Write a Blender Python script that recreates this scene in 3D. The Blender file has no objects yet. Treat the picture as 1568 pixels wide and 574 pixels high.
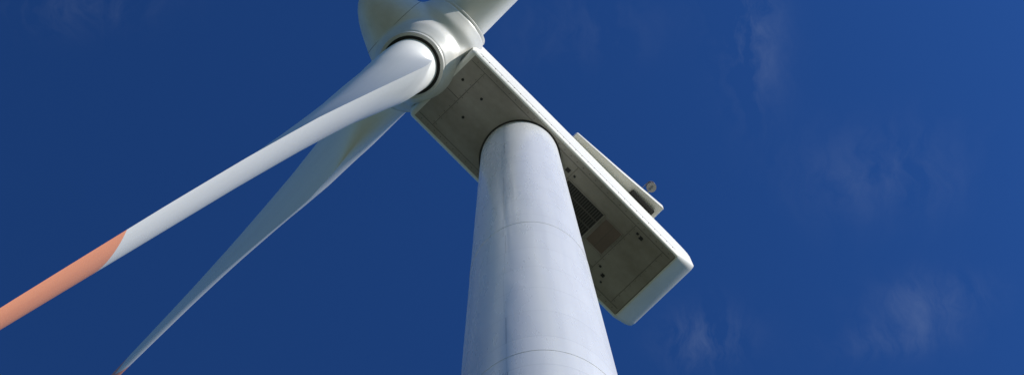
import bpy, bmesh, math, random
from mathutils import Vector, Matrix
random.seed(4)
sc=bpy.context.scene
sc.view_settings.view_transform='Standard'
try: sc.view_settings.look='None'
except Exception: pass
sc.view_settings.exposure=0
EYE=1.7
H=78.0+EYE           # underside of nacelle
D=13.882             # tower distance from the viewer
RT=1.6145; K=0.010487
YAW=-2.26475
SUN_EL=math.radians(27); SUN_AZ=math.radians(109)   # clockwise from +Y

# ---------------------------------------------------------------- materials
def mat(name, col, rough=.5, metal=0., coat=0.):
    m=bpy.data.materials.new(name); m.use_nodes=True
    b=m.node_tree.nodes['Principled BSDF']
    b.inputs['Base Color'].default_value=(*col,1); b.inputs['Roughness'].default_value=rough
    b.inputs['Metallic'].default_value=metal
    if coat: b.inputs['Coat Weight'].default_value=coat; b.inputs['Coat Roughness'].default_value=.15
    return m,m.node_tree,b
class NT:
    def __init__(s,nt): s.n=nt
    def new(s,t,**k):
        x=s.n.nodes.new(t)
        for a,v in k.items(): setattr(x,a,v)
        return x
    def m(s,op,a,b=None,c=None,clamp=False):
        x=s.new('ShaderNodeMath',operation=op); x.use_clamp=clamp
        for i,v in enumerate((a,b,c)):
            if v is None: continue
            if isinstance(v,(int,float)): x.inputs[i].default_value=v
            else: s.n.links.new(v,x.inputs[i])
        return x.outputs[0]
    def l(s,a,b): s.n.links.new(a,b)
    def obj(s):
        t=s.new('ShaderNodeTexCoord'); return t.outputs['Object']
    def xyz(s,v):
        x=s.new('ShaderNodeSeparateXYZ'); s.l(v,x.inputs[0]); return x.outputs
    def noise(s,v,scale,detail=4,rough=.55,sc3=None):
        if sc3:
            mp=s.new('ShaderNodeMapping'); mp.inputs['Scale'].default_value=sc3; s.l(v,mp.inputs[0]); v=mp.outputs[0]
        x=s.new('ShaderNodeTexNoise'); x.inputs['Scale'].default_value=scale
        x.inputs['Detail'].default_value=detail; x.inputs['Roughness'].default_value=rough
        s.l(v,x.inputs['Vector']); return x.outputs['Fac']
    def mix(s,f,a,b,bt='MIX'):
        x=s.new('ShaderNodeMix',data_type='RGBA',blend_type=bt)
        if isinstance(f,(int,float)): x.inputs[0].default_value=f
        else: s.l(f,x.inputs[0])
        for i,v in ((6,a),(7,b)):
            if isinstance(v,tuple): x.inputs[i].default_value=(*v,1)
            else: s.l(v,x.inputs[i])
        return x.outputs[2]
    def ramp(s,f,p0,p1,o0=0.,o1=1.):
        x=s.new('ShaderNodeMapRange'); x.inputs[1].default_value=p0; x.inputs[2].default_value=p1
        x.inputs[3].default_value=o0; x.inputs[4].default_value=o1
        s.l(f,x.inputs[0]); return x.outputs[0]
    def bump(s,h,strength,dist,b):
        x=s.new('ShaderNodeBump'); x.inputs['Strength'].default_value=strength; x.inputs['Distance'].default_value=dist
        s.l(h,x.inputs['Height']); s.l(x.outputs[0],b.inputs['Normal'])

# tower paint: rolled cans with welds, faint streaks
m_tower,nt,b=mat('tower_paint',(.6,.61,.62),.34,0,.25)
g=NT(nt); o=g.obj(); X,Y,Z=g.xyz(o)
ang=g.m('ARCTAN2',Y,X)
zc=g.m('DIVIDE',g.m('SUBTRACT',H,Z),2.46)
fr=g.m('FRACT',zc); idx=g.m('FLOOR',zc)
dz=g.m('ABSOLUTE',g.m('SUBTRACT',fr,.5))
ring=g.m('GREATER_THAN',dz,.5-.0075)
ringsoft=g.ramp(dz,.5-.03,.5)
off=g.m('MULTIPLY',g.m('SUBTRACT',g.m('FRACT',g.m('MULTIPLY',g.m('SINE',g.m('MULTIPLY',idx,12.9)),43.7)),.5),.05)
da=g.m('ABSOLUTE',g.m('ADD',g.m('ADD',ang,1.93),off))
vert=g.m('LESS_THAN',da,.008)
streak=g.noise(o,1.,5,.6,(3.0,3.0,.04))
blot=g.noise(o,.35,4,.55)
perc=g.m('FRACT',g.m('MULTIPLY',g.m('SINE',g.m('MULTIPLY',idx,7.7)),91.3))
c=g.mix(g.ramp(streak,.4,.75),(.83,.83,.82),(.76,.765,.765))
c=g.mix(g.m('MULTIPLY',perc,.08),c,(.42,.43,.45))
c=g.mix(g.m('MULTIPLY',g.ramp(blot,.5,.8),.06),c,(.40,.40,.38))
c=g.mix(g.m('MULTIPLY',ring,.22),c,(.22,.22,.22))
c=g.mix(g.m('MULTIPLY',vert,g.m('ADD',g.m('MULTIPLY',g.m('GREATER_THAN',perc,.35),.45),.25)),c,(.35,.35,.36))
g.l(c,b.inputs['Base Color'])
wav=g.noise(o,1.,1,.5,(.8,.8,.2))
hh=g.m('ADD',g.m('MULTIPLY',wav,.04),g.m('MULTIPLY',ringsoft,-.004))
g.bump(hh,.8,1.,b)
rr=g.ramp(g.noise(o,1.,4,.6,(1.5,1.5,.2)),.2,.8)
g.l(g.m('ADD',g.m('MULTIPLY',rr,.08),.24),b.inputs['Roughness'])

def paint(name,col,dirt,rough=.38,amt=.35,scale=.8,sc3=(1,1,1),lo=.42,hi=.72,det=6):
    m,nt,b=mat(name,col,rough); g=NT(nt); o=g.obj()
    n=g.noise(o,scale,det,.58,sc3); f=g.noise(o,scale*7,3,.5)
    k=g.m('MULTIPLY',g.ramp(g.m('ADD',g.m('MULTIPLY',n,.85),g.m('MULTIPLY',f,.15)),lo,hi),amt)
    g.l(g.mix(k,col,dirt),b.inputs['Base Color'])
    g.l(g.m('ADD',g.m('MULTIPLY',f,.15),rough-.07),b.inputs['Roughness'])
    g.bump(n,.12,.02,b)
    return m
m_nac=paint('nacelle_gelcoat',(.78,.765,.70),(.46,.44,.38),.42,.3,.7,(.5,1,1))
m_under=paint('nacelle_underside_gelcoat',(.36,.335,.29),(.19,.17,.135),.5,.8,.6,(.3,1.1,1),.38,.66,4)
m_spin=paint('spinner_gelcoat',(.68,.67,.63),(.38,.36,.31),.4,.4,.9)
m_dark,_,_=mat('dark_gap',(.025,.024,.022),.7)
m_seam,_,_=mat('seam_sealant',(.10,.092,.078),.7)
m_bolt,_,_=mat('bolt_steel',(.12,.11,.10),.5,.5)
m_hatch=paint('hatch_plate',(.17,.125,.095),(.10,.08,.06),.6,.6,1.5)
m_steel,_,_=mat('galvanised_steel',(.32,.32,.31),.45,.8)
m_red,_,_=mat('beacon_lens',(.35,.05,.03),.25)
def blade_mat(start):
    m,nt,b=mat('blade_gelcoat',(.72,.72,.70),.4); g=NT(nt); o=g.obj(); X,Y,Z=g.xyz(o)
    n=g.noise(o,1.,5,.6,(1.2,1.2,.12))
    c=g.mix(g.m('MULTIPLY',g.ramp(n,.4,.75),.18),(.85,.845,.81),(.52,.51,.47))
    b1=g.m('MULTIPLY',g.m('GREATER_THAN',Z,start),g.m('LESS_THAN',Z,42.3))
    b2=g.m('GREATER_THAN',Z,46.0)
    c=g.mix(g.m('MAXIMUM',b1,b2),c,g.mix(g.ramp(n,.35,.7),(.96,.385,.19),(.90,.34,.165)))
    g.l(c,b.inputs['Base Color'])
    return m

# ---------------------------------------------------------------- helpers
def mk(name,bm,mats,parent=None,smooth=True,M=None,angle=35):
    me=bpy.data.meshes.new(name); 
    bmesh.ops.recalc_face_normals(bm,faces=bm.faces)
    bm.to_mesh(me); bm.free()
    for m in (mats if isinstance(mats,(list,tuple)) else [mats]): me.materials.append(m)
    ob=bpy.data.objects.new(name,me); sc.collection.objects.link(ob)
    if smooth:
        me.polygons.foreach_set('use_smooth',[True]*len(me.polygons))
        if angle<180:
            try: me.set_sharp_from_angle(angle=math.radians(angle))
            except Exception: pass
    if parent: ob.parent=parent
    if M is not None: ob.matrix_local=M
    return ob
def empty(name,parent=None,M=None):
    e=bpy.data.objects.new(name,None); sc.collection.objects.link(e); e.empty_display_size=1
    if parent: e.parent=parent
    if M is not None: e.matrix_local=M
    return e
def loft(bm,loops,cap0=True,cap1=True,mi=None):
    vs=[[bm.verts.new(p) for p in L] for L in loops]; n=len(vs[0])
    for i in range(len(vs)-1):
        for j in range(n):
            f=bm.faces.new((vs[i][j],vs[i][(j+1)%n],vs[i+1][(j+1)%n],vs[i+1][j]))
            if mi: f.material_index=mi
    if cap0: bm.faces.new(vs[0][::-1])
    if cap1: bm.faces.new(vs[-1])
def rev(prof,n=96,axis='Z',M=None):
    out=[]
    for s,r in prof:
        L=[]
        for j in range(n):
            a=2*math.pi*j/n
            p=(r*math.cos(a),r*math.sin(a),s) if axis=='Z' else (s,r*math.cos(a),r*math.sin(a))
            L.append(M@Vector(p) if M is not None else p)
        out.append(L)
    return out
def box(bm,x0,x1,y0,y1,z0,z1,bev=0,mi=0):
    r=bmesh.ops.create_cube(bm,size=1); v=r['verts']
    for q in v: q.co=Vector(((x0+x1)/2+q.co.x*(x1-x0),(y0+y1)/2+q.co.y*(y1-y0),(z0+z1)/2+q.co.z*(z1-z0)))
    fs=set(f for q in v for f in q.link_faces)
    for f in fs: f.material_index=mi
    if bev: bmesh.ops.bevel(bm,geom=list(set(e for f in fs for e in f.edges)),offset=bev,segments=2,affect='EDGES')
def cyl(bm,p,axis,r,h,n=10,mi=0,r2=None):
    z=Vector(axis).normalized(); x=z.orthogonal().normalized(); y=z.cross(x)
    A=[];B=[];p=Vector(p)
    for j in range(n):
        a=2*math.pi*j/n; d=x*math.cos(a)+y*math.sin(a)
        A.append(bm.verts.new(p+d*r)); B.append(bm.verts.new(p+d*(r if r2 is None else r2)+z*h))
    for j in range(n):
        f=bm.faces.new((A[j],A[(j+1)%n],B[(j+1)%n],B[j])); f.material_index=mi
    for f in (bm.faces.new(A[::-1]),bm.faces.new(B)): f.material_index=mi

# ---------------------------------------------------------------- turbine
turb=empty('wind_turbine',M=Matrix.Translation((0,D,0)))
def R(z): return RT+K*(H-z)
bm=bmesh.new()
zs=[0.0]+[i*2.0 for i in range(1,39)]+[H-.02]
loft(bm,rev([(z,R(z)) for z in zs],128))
tower=mk('tower',bm,m_tower,turb)
bm=bmesh.new()
for z in (22.,44.,57.1+EYE):
    loft(bm,rev([(z-.025,R(z)-.01),(z-.023,R(z)+.008),(z+.023,R(z)+.008),(z+.025,R(z)-.01)],128),False,False)
mk('tower_flange_joint',bm,m_tower,turb)
bm=bmesh.new(); loft(bm,rev([(-.3,4.2),(.25,4.0),(.27,3.9)],64))
mk('foundation',bm,paint('concrete',(.36,.35,.33),(.2,.2,.18),.8),turb,angle=20)
bm=bmesh.new(); box(bm,2.28,2.52,-.45,.45,1.3,3.4,.03); box(bm,2.5,3.6,-.6,.6,1.15,1.25,.01)
for i in range(5): box(bm,3.6+.25*i,3.85+.25*i,-.5,.5,.95-.2*i,1.0-.2*i)
mk('door_and_steps',bm,m_steel,turb,False)

TH=Matrix.Translation((0,0,H))@Matrix.Rotation(YAW,4,'Z')
nac=empty('nacelle',turb,TH)
def rrect(x,w,z0,z1,rb,rt,n=6):
    L=[]
    for cy,cz,r,a0 in ((w-rb,z0+rb,rb,-90),(w-rt,z1-rt,rt,0),(-w+rt,z1-rt,rt,90),(-w+rb,z0+rb,rb,180)):
        for i in range(n+1):
            a=math.radians(a0+90*i/n); L.append((x,cy+r*math.cos(a),cz+r*math.sin(a)))
    return L
bm=bmesh.new()
W2=1.90
st=[(4.55,1.80,.12,3.75,.15,.3),(4.45,1.87,.02,3.85,.2,.3),(4.35,1.89,0,3.9,.2,.3),(0,W2,0,4.0,.2,.3),
    (-7.42,W2,0,4.0,.2,.3),(-7.48,W2,.02,4.0,.2,.3),(-7.57,W2-.003,.09,4.0,.2,.3),(-7.86,W2-.005,.42,3.98,.22,.3),
    (-8.22,W2-.01,.85,3.96,.24,.3),(-8.50,W2-.025,1.25,3.94,.26,.3),(-8.66,W2-.05,1.6,3.9,.28,.3),(-8.72,W2-.11,1.95,3.84,.3,.3)]
loft(bm,[rrect(*s) for s in st])
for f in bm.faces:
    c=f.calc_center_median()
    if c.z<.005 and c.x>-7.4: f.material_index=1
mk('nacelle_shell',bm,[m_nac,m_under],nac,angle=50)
bm=bmesh.new()
def strip(x0,x1,y0,y1,z=-.004,t=.006): box(bm,x0,x1,y0,y1,z-t,z)
for y in (1.50,-1.50): strip(-7.3,4.3,y-.009,y+.009)
for x in (3.55,-1.9,-5.3,-6.9): strip(x-.008,x+.008,-1.48,1.48)
strip(-5.28,-1.92,-1.0,-.985); strip(3.57,4.3,-.01,.01)
box(bm,-7.43,-7.40,-1.69,1.69,-.01,.004)
for s in (1,-1): box(bm,-7.3,4.2,s*1.903-.004,s*1.903+.004,.52,.55)
mk('panel_seams',bm,m_seam,nac,False)
bm=bmesh.new()
x=-7.1
while x<4.2:
    for s in (1,-1):
        cyl(bm,(x,s*1.62,.01),(0,0,-1),.021,.03,6)
        cyl(bm,(x,s*1.885,.3),(0,s,0),.02,.04,6)
    x+=.36
y=-1.35
while y<1.4:
    for xx in (3.62,3.48,-5.22,-5.38,-6.97): cyl(bm,(xx,y,.01),(0,0,-1),.017,.03,6)
    y+=.3
mk('bolts',bm,m_bolt,nac,False)
bm=bmesh.new()
for x,y in ((2.9,.66),(2.9,-.4),(4.0,.68)): cyl(bm,(x,y,.01),(0,0,-1),.06,.03,16)
for x,y,a in ((-1.67,1.12,.10),(-2.05,1.12,.05),(-5.84,1.26,.085),(-5.6,1.3,.055),(-5.85,-.95,.08),(-6.0,-1.2,.04),(-5.5,-.75,.05)):
    box(bm,x-a,x+a,y-a*.8,y+a*.8,-.03,.005)
loft(bm,rev([(-.012,1.685),(.005,1.685)],96))  # flat disc, dark colour stands in for the shaded yaw gap round the tower
mk('caps_vents_and_yaw_gap',bm,m_dark,nac,False)
bm=bmesh.new()
box(bm,-4.05,-2.0,-.45,.85,-.012,.003,0,1)
for x in [-3.95+i*.115 for i in range(17)]: box(bm,x,x+.03,-.42,.82,-.03,-.014,0,0)
box(bm,-4.12,-4.05,-.5,.9,-.05,.003,.01,2); box(bm,-4.05,-1.93,.85,.91,-.05,.003,.01,2); box(bm,-4.05,-1.93,-.51,-.45,-.05,.003,.01,2)
for y in (.0,.42): box(bm,-4.04,-2.0,y,y+.05,-.05,-.031,0,0)
mk('louvre_vent',bm,[m_seam,m_dark,m_under],nac,False)
bm=bmesh.new()
box(bm,-5.15,-4.25,-.35,.80,-.03,.003,.012,0)
for q in ((-5.2,-4.2,-.41,-.35),(-5.2,-4.2,.80,.86)): box(bm,*q,-.045,.003,.01,1)
for q in ((-5.2,-5.15,-.35,.80),(-4.25,-4.2,-.35,.80)): box(bm,*q,-.045,.003,.01,1)
box(bm,-4.72,-4.70,-.34,.79,-.034,-.031,0,2); 
mk('service_hatch',bm,[m_hatch,m_under,m_seam],nac,False)
bm=bmesh.new()
U0=.42
def cool(x,w,z0,z1): return rrect(x,w,z0+U0,z1+U0,.05,.1,3)
loft(bm,[cool(-1.45,2.10,3.60,3.95),cool(-1.5,2.14,3.58,4.0),cool(-4,2.30,3.62,4.25),cool(-6.45,2.48,3.80,4.5),cool(-6.5,2.44,3.85,4.46)])
mk('cooler_housing',bm,m_nac,nac)
bm=bmesh.new(); box(bm,-6.25,-4.9,-2.12,2.12,3.5+U0,3.85+U0,.02)  # near-black box; its colour stands for shade in the opening under the cooler
mk('cooler_gap_shade',bm,m_dark,nac,False)
bm=bmesh.new()
BX,BY=-5.62,2.66
cyl(bm,(BX,2.2,4.42+U0),(0,1,.6),.035,.62,10,0); cyl(bm,(BX,BY,4.75+U0),(0,0,1),.22,.05,20,0)
cyl(bm,(BX,BY,4.8+U0),(0,0,1),.14,.34,20,1); cyl(bm,(BX,BY,5.14+U0),(0,0,1),.21,.05,20,0)
for i in range(8):
    a=i*math.pi/4; cyl(bm,(BX+.2*math.cos(a),BY+.2*math.sin(a),4.8+U0),(0,0,1),.014,.34,6,0)
cyl(bm,(-5.45,2.3,4.3+U0),(0,0,1),.02,1.1,8,0); cyl(bm,(-5.45,2.7,5.3+U0),(0,-1,0),.018,.6,8,0)
mk('aviation_beacon',bm,[m_steel,m_red],nac,True)

# ---- rotor
TILT=math.radians(6.226); CONE=math.radians(1.0)
rot=empty('rotor',nac,Matrix.Translation((5.633,0,1.782))@Matrix.Rotation(-TILT,4,'Y'))
BM=[]
for k in range(3):
    ang=math.radians(-80.65+120*k)
    d=Vector((0,-math.cos(ang),math.sin(ang))); t=Vector((0,math.sin(ang),math.cos(ang))); ax=Vector((1,0,0))
    dz=(d*math.cos(CONE)+ax*math.sin(CONE)).normalized(); axx=(ax-dz*ax.dot(dz)).normalized()
    BM.append(Matrix((axx,t,dz)).transposed().to_4x4())
bm=bmesh.new()
prof=[(-1.12,1.55),(-1.10,1.80),(-1.0,1.86),(-.5,1.95),(0,1.97),(.5,1.92),(1.0,1.80),(1.5,1.62),(2.0,1.40),(2.5,1.16),(2.9,.93),(3.25,.66),(3.5,.40),(3.62,.2),(3.66,.02)]
loft(bm,rev(prof,96,'X'))
for M in BM: loft(bm,rev([(.3,1.6),(1.0,1.78),(1.5,1.68),(1.8,1.54),(2.0,1.44),(2.16,1.39)],72,'Z',M))
sp=mk('spinner',bm,m_spin,rot,angle=180)
rm=sp.modifiers.new('union','REMESH'); rm.mode='VOXEL'; rm.voxel_size=.05; rm.use_smooth_shade=True
sm=sp.modifiers.new('fair','SMOOTH'); sm.factor=.5; sm.iterations=45
bm=bmesh.new()
for s,r in ((1.72,1.523),): loft(bm,rev([(s-.012,r-.01),(s,r+.006),(s+.012,r-.01)],128,'X'),False,False)
mk('spinner_seam',bm,m_seam,rot)
bm=bmesh.new(); loft(bm,rev([(-1.5,1.62),(-1.0,1.62)],64,'X'))
mk('main_bearing_cover',bm,m_under,rot)

def interp(t,tab):
    for (a,va),(b,vb) in zip(tab,tab[1:]):
        if t<=b:
            u=(t-a)/(b-a); u=max(0,u); return va+(vb-va)*u
    return tab[-1][1]
PITCH=2.0
chord=[(1.9,2.16),(3.0,2.2),(5,2.8),(7,3.4),(9,3.7),(11,3.6),(14,3.3),(18,2.95),(24,2.5),(30,2.1),(36,1.7),(42,1.3),(45.5,.9),(47.2,.45),(47.6,.1)]
thick=[(1.9,1.0),(3,1.),(5,.72),(7,.50),(9,.40),(12,.32),(18,.26),(24,.22),(36,.19),(48,.16)]
blendt=[(1.9,0),(2.7,0),(4.5,.45),(6.5,.85),(8.5,1),(50,1)]
twist=[(1.9,18),(6,18),(9,18),(12,15.5),(16,11.5),(20,7),(26,3.),(32,.5),(40,-1.5),(48,-2)]
def section(z,N=64):
    c=interp(z,chord); t=interp(z,thick); bl=interp(z,blendt); bl=bl*bl*(3-2*bl); be=math.radians(PITCH+interp(z,twist))
    pts=[]
    for j in range(N):
        th=2*math.pi*j/N; x=(1+math.cos(th))/2
        yt=5*t*(.2969*math.sqrt(x)-.126*x-.3516*x*x+.2843*x**3-.1036*x**4)
        cam=.035*4*x*(1-x)
        ya=(cam+yt) if math.sin(th)>=0 else (cam-yt)
        xa=(.33-x)*c; ya*=c
        xc=-1.08*math.cos(th); yc=1.08*math.sin(th)
        u=xc+(xa-xc)*bl; v=yc+(ya-yc)*bl
        px=u*math.sin(be)-v*math.cos(be); py=u*math.cos(be)+v*math.sin(be)
        pts.append((px,py,z))
    return pts
zst=[1.9,2.3,2.7]+[3+.35*i for i in range(20)]+[10+1.*i for i in range(34)]+[44+.4*i for i in range(8)]+[47.2,47.45,47.6]
for M,start in zip(BM,(34.2,32.2,33.3)):
    bm=bmesh.new(); loft(bm,[section(z) for z in zst])
    mk('blade',bm,blade_mat(start),rot,M=M,angle=50)
    bm=bmesh.new()
    loft(bm,rev([(1.95,1.36),(2.0,1.385),(2.22,1.37),(2.25,1.35),(2.25,1.22),(2.0,1.2)],96),False,False)
    mk('blade_root_collar',bm,m_spin,rot,M=M,angle=50)
    bm=bmesh.new(); loft(bm,rev([(1.9,1.2),(2.19,1.215)],96)); mk('pitch_bearing',bm,m_dark,rot,M=M)

# ---------------------------------------------------------------- ground
m_grass,nt,b=mat('grass_ground',(.08,.10,.04),.9); g=NT(nt); o=g.obj()
c=g.mix(g.noise(o,.05,6),(.06,.085,.03),(.13,.125,.06)); c=g.mix(g.ramp(g.noise(o,3.,5),.3,.7),c,(.05,.07,.025)); g.l(c,b.inputs['Base Color'])
bm=bmesh.new(); bmesh.ops.create_circle(bm,cap_ends=True,radius=9000,segments=96); mk('ground',bm,m_grass,smooth=False)
m_grav,nt,b=mat('gravel',(.3,.28,.25),.9); g=NT(nt); o=g.obj()
g.l(g.mix(g.noise(o,14,5),(.20,.185,.16),(.40,.38,.34)),b.inputs['Base Color'])
bm=bmesh.new(); bmesh.ops.create_circle(bm,cap_ends=True,radius=24,segments=64)
mk('gravel_pad',bm,m_grav,smooth=False,M=Matrix.Translation((0,D,.004)))

# ---------------------------------------------------------------- sky
w=bpy.data.worlds.new('World'); sc.world=w; w.use_nodes=True; nt=w.node_tree; g=NT(nt)
bg=nt.nodes['Background']
sky=g.new('ShaderNodeTexSky'); sky.sky_type='NISHITA'; sky.sun_disc=False
sky.sun_elevation=SUN_EL; sky.sun_rotation=SUN_AZ; sky.altitude=300; sky.air_density=1.0; sky.dust_density=.2; sky.ozone_density=3.0
gm=g.new('ShaderNodeGamma'); gm.inputs[1].default_value=1.9; g.l(sky.outputs[0],gm.inputs[0])
skyc=g.mix(1.0,gm.outputs[0],(.70,.94,.98),'MULTIPLY')
tc=g.new('ShaderNodeTexCoord'); X,Y,Z=g.xyz(tc.outputs['Generated'])
hz=g.ramp(Z,0.,.88,.12,1.)
hc=g.new('ShaderNodeCombineXYZ')
for i in range(3): g.l(hz,hc.inputs[i])
skyc=g.mix(1.0,skyc,hc.outputs[0],'MULTIPLY')
Zc=g.m('MAXIMUM',Z,.05); U=g.m('DIVIDE',X,Zc); V=g.m('DIVIDE',Y,Zc)
cb=g.new('ShaderNodeCombineXYZ'); g.l(U,cb.inputs[0]); g.l(V,cb.inputs[1]); uv=cb.outputs[0]
wn=g.new('ShaderNodeTexNoise'); wn.inputs['Scale'].default_value=22; wn.inputs['Detail'].default_value=3; g.l(uv,wn.inputs['Vector'])
wv=g.new('ShaderNodeVectorMath',operation='SCALE'); wv.inputs['Scale'].default_value=.05; g.l(wn.outputs['Color'],wv.inputs[0])
wa=g.new('ShaderNodeVectorMath',operation='ADD'); g.l(uv,wa.inputs[0]); g.l(wv.outputs[0],wa.inputs[1])
n1=g.noise(wa.outputs[0],24,9,.62,(1.5,.5,1))
tot=None
for cx,cy,sx,sy,amp in ((.125,.118,.012,.032,.8),(.19,.20,.030,.018,.45),(.212,.272,.022,.010,.7),(.0913,.283,.016,.012,.95),(.192,.292,.024,.008,.55),(-.22,.078,.03,.010,.45),(.04,.112,.03,.014,.25)):
    a=g.m('DIVIDE',g.m('SUBTRACT',U,cx),sx); c2=g.m('DIVIDE',g.m('SUBTRACT',V,cy),sy)
    r2=g.m('ADD',g.m('MULTIPLY',a,a),g.m('MULTIPLY',c2,c2))
    e=g.m('MULTIPLY',g.m('EXPONENT',g.m('MULTIPLY',r2,-.6)),amp)
    tot=e if tot is None else g.m('ADD',tot,e)
mask=g.m('MULTIPLY',g.m('MULTIPLY',tot,g.ramp(n1,.42,.80)),.24,None,True)
col=g.mix(mask,skyc,(6.6,8.0,10.0))
g.l(col,bg.inputs[0]); bg.inputs[1].default_value=.064

s=bpy.data.lights.new('sun','SUN'); s.energy=5.0; s.angle=math.radians(.53); s.color=(1,.955,.89)
so=bpy.data.objects.new('sun',s); sc.collection.objects.link(so)
S=Vector((math.cos(SUN_EL)*math.sin(SUN_AZ),math.cos(SUN_EL)*math.cos(SUN_AZ),math.sin(SUN_EL)))
so.rotation_euler=S.to_track_quat('Z','Y').to_euler(); so.location=S*60

# ---------------------------------------------------------------- camera
p,q,rho=0.18972,-0.00526,-0.08473
r=Vector((1,0,0));u=Vector((0,-1,0));f=Vector((0,0,1))
f2=math.cos(p)*f-math.sin(p)*u; u2=math.cos(p)*u+math.sin(p)*f
f3=math.cos(q)*f2+math.sin(q)*r; r3=math.cos(q)*r-math.sin(q)*f2
r4=math.cos(rho)*r3+math.sin(rho)*u2; u4=-math.sin(rho)*r3+math.cos(rho)*u2
cam=bpy.data.cameras.new('camera'); co=bpy.data.objects.new('camera',cam); sc.collection.objects.link(co)
Mx=Matrix((r4,u4,-f3)).transposed().to_4x4(); Mx.translation=Vector((0,0,EYE)); co.matrix_world=Mx
cam.sensor_width=36; cam.lens=2963.23/1568*36; cam.clip_start=.1; cam.clip_end=20000
sc.camera=co
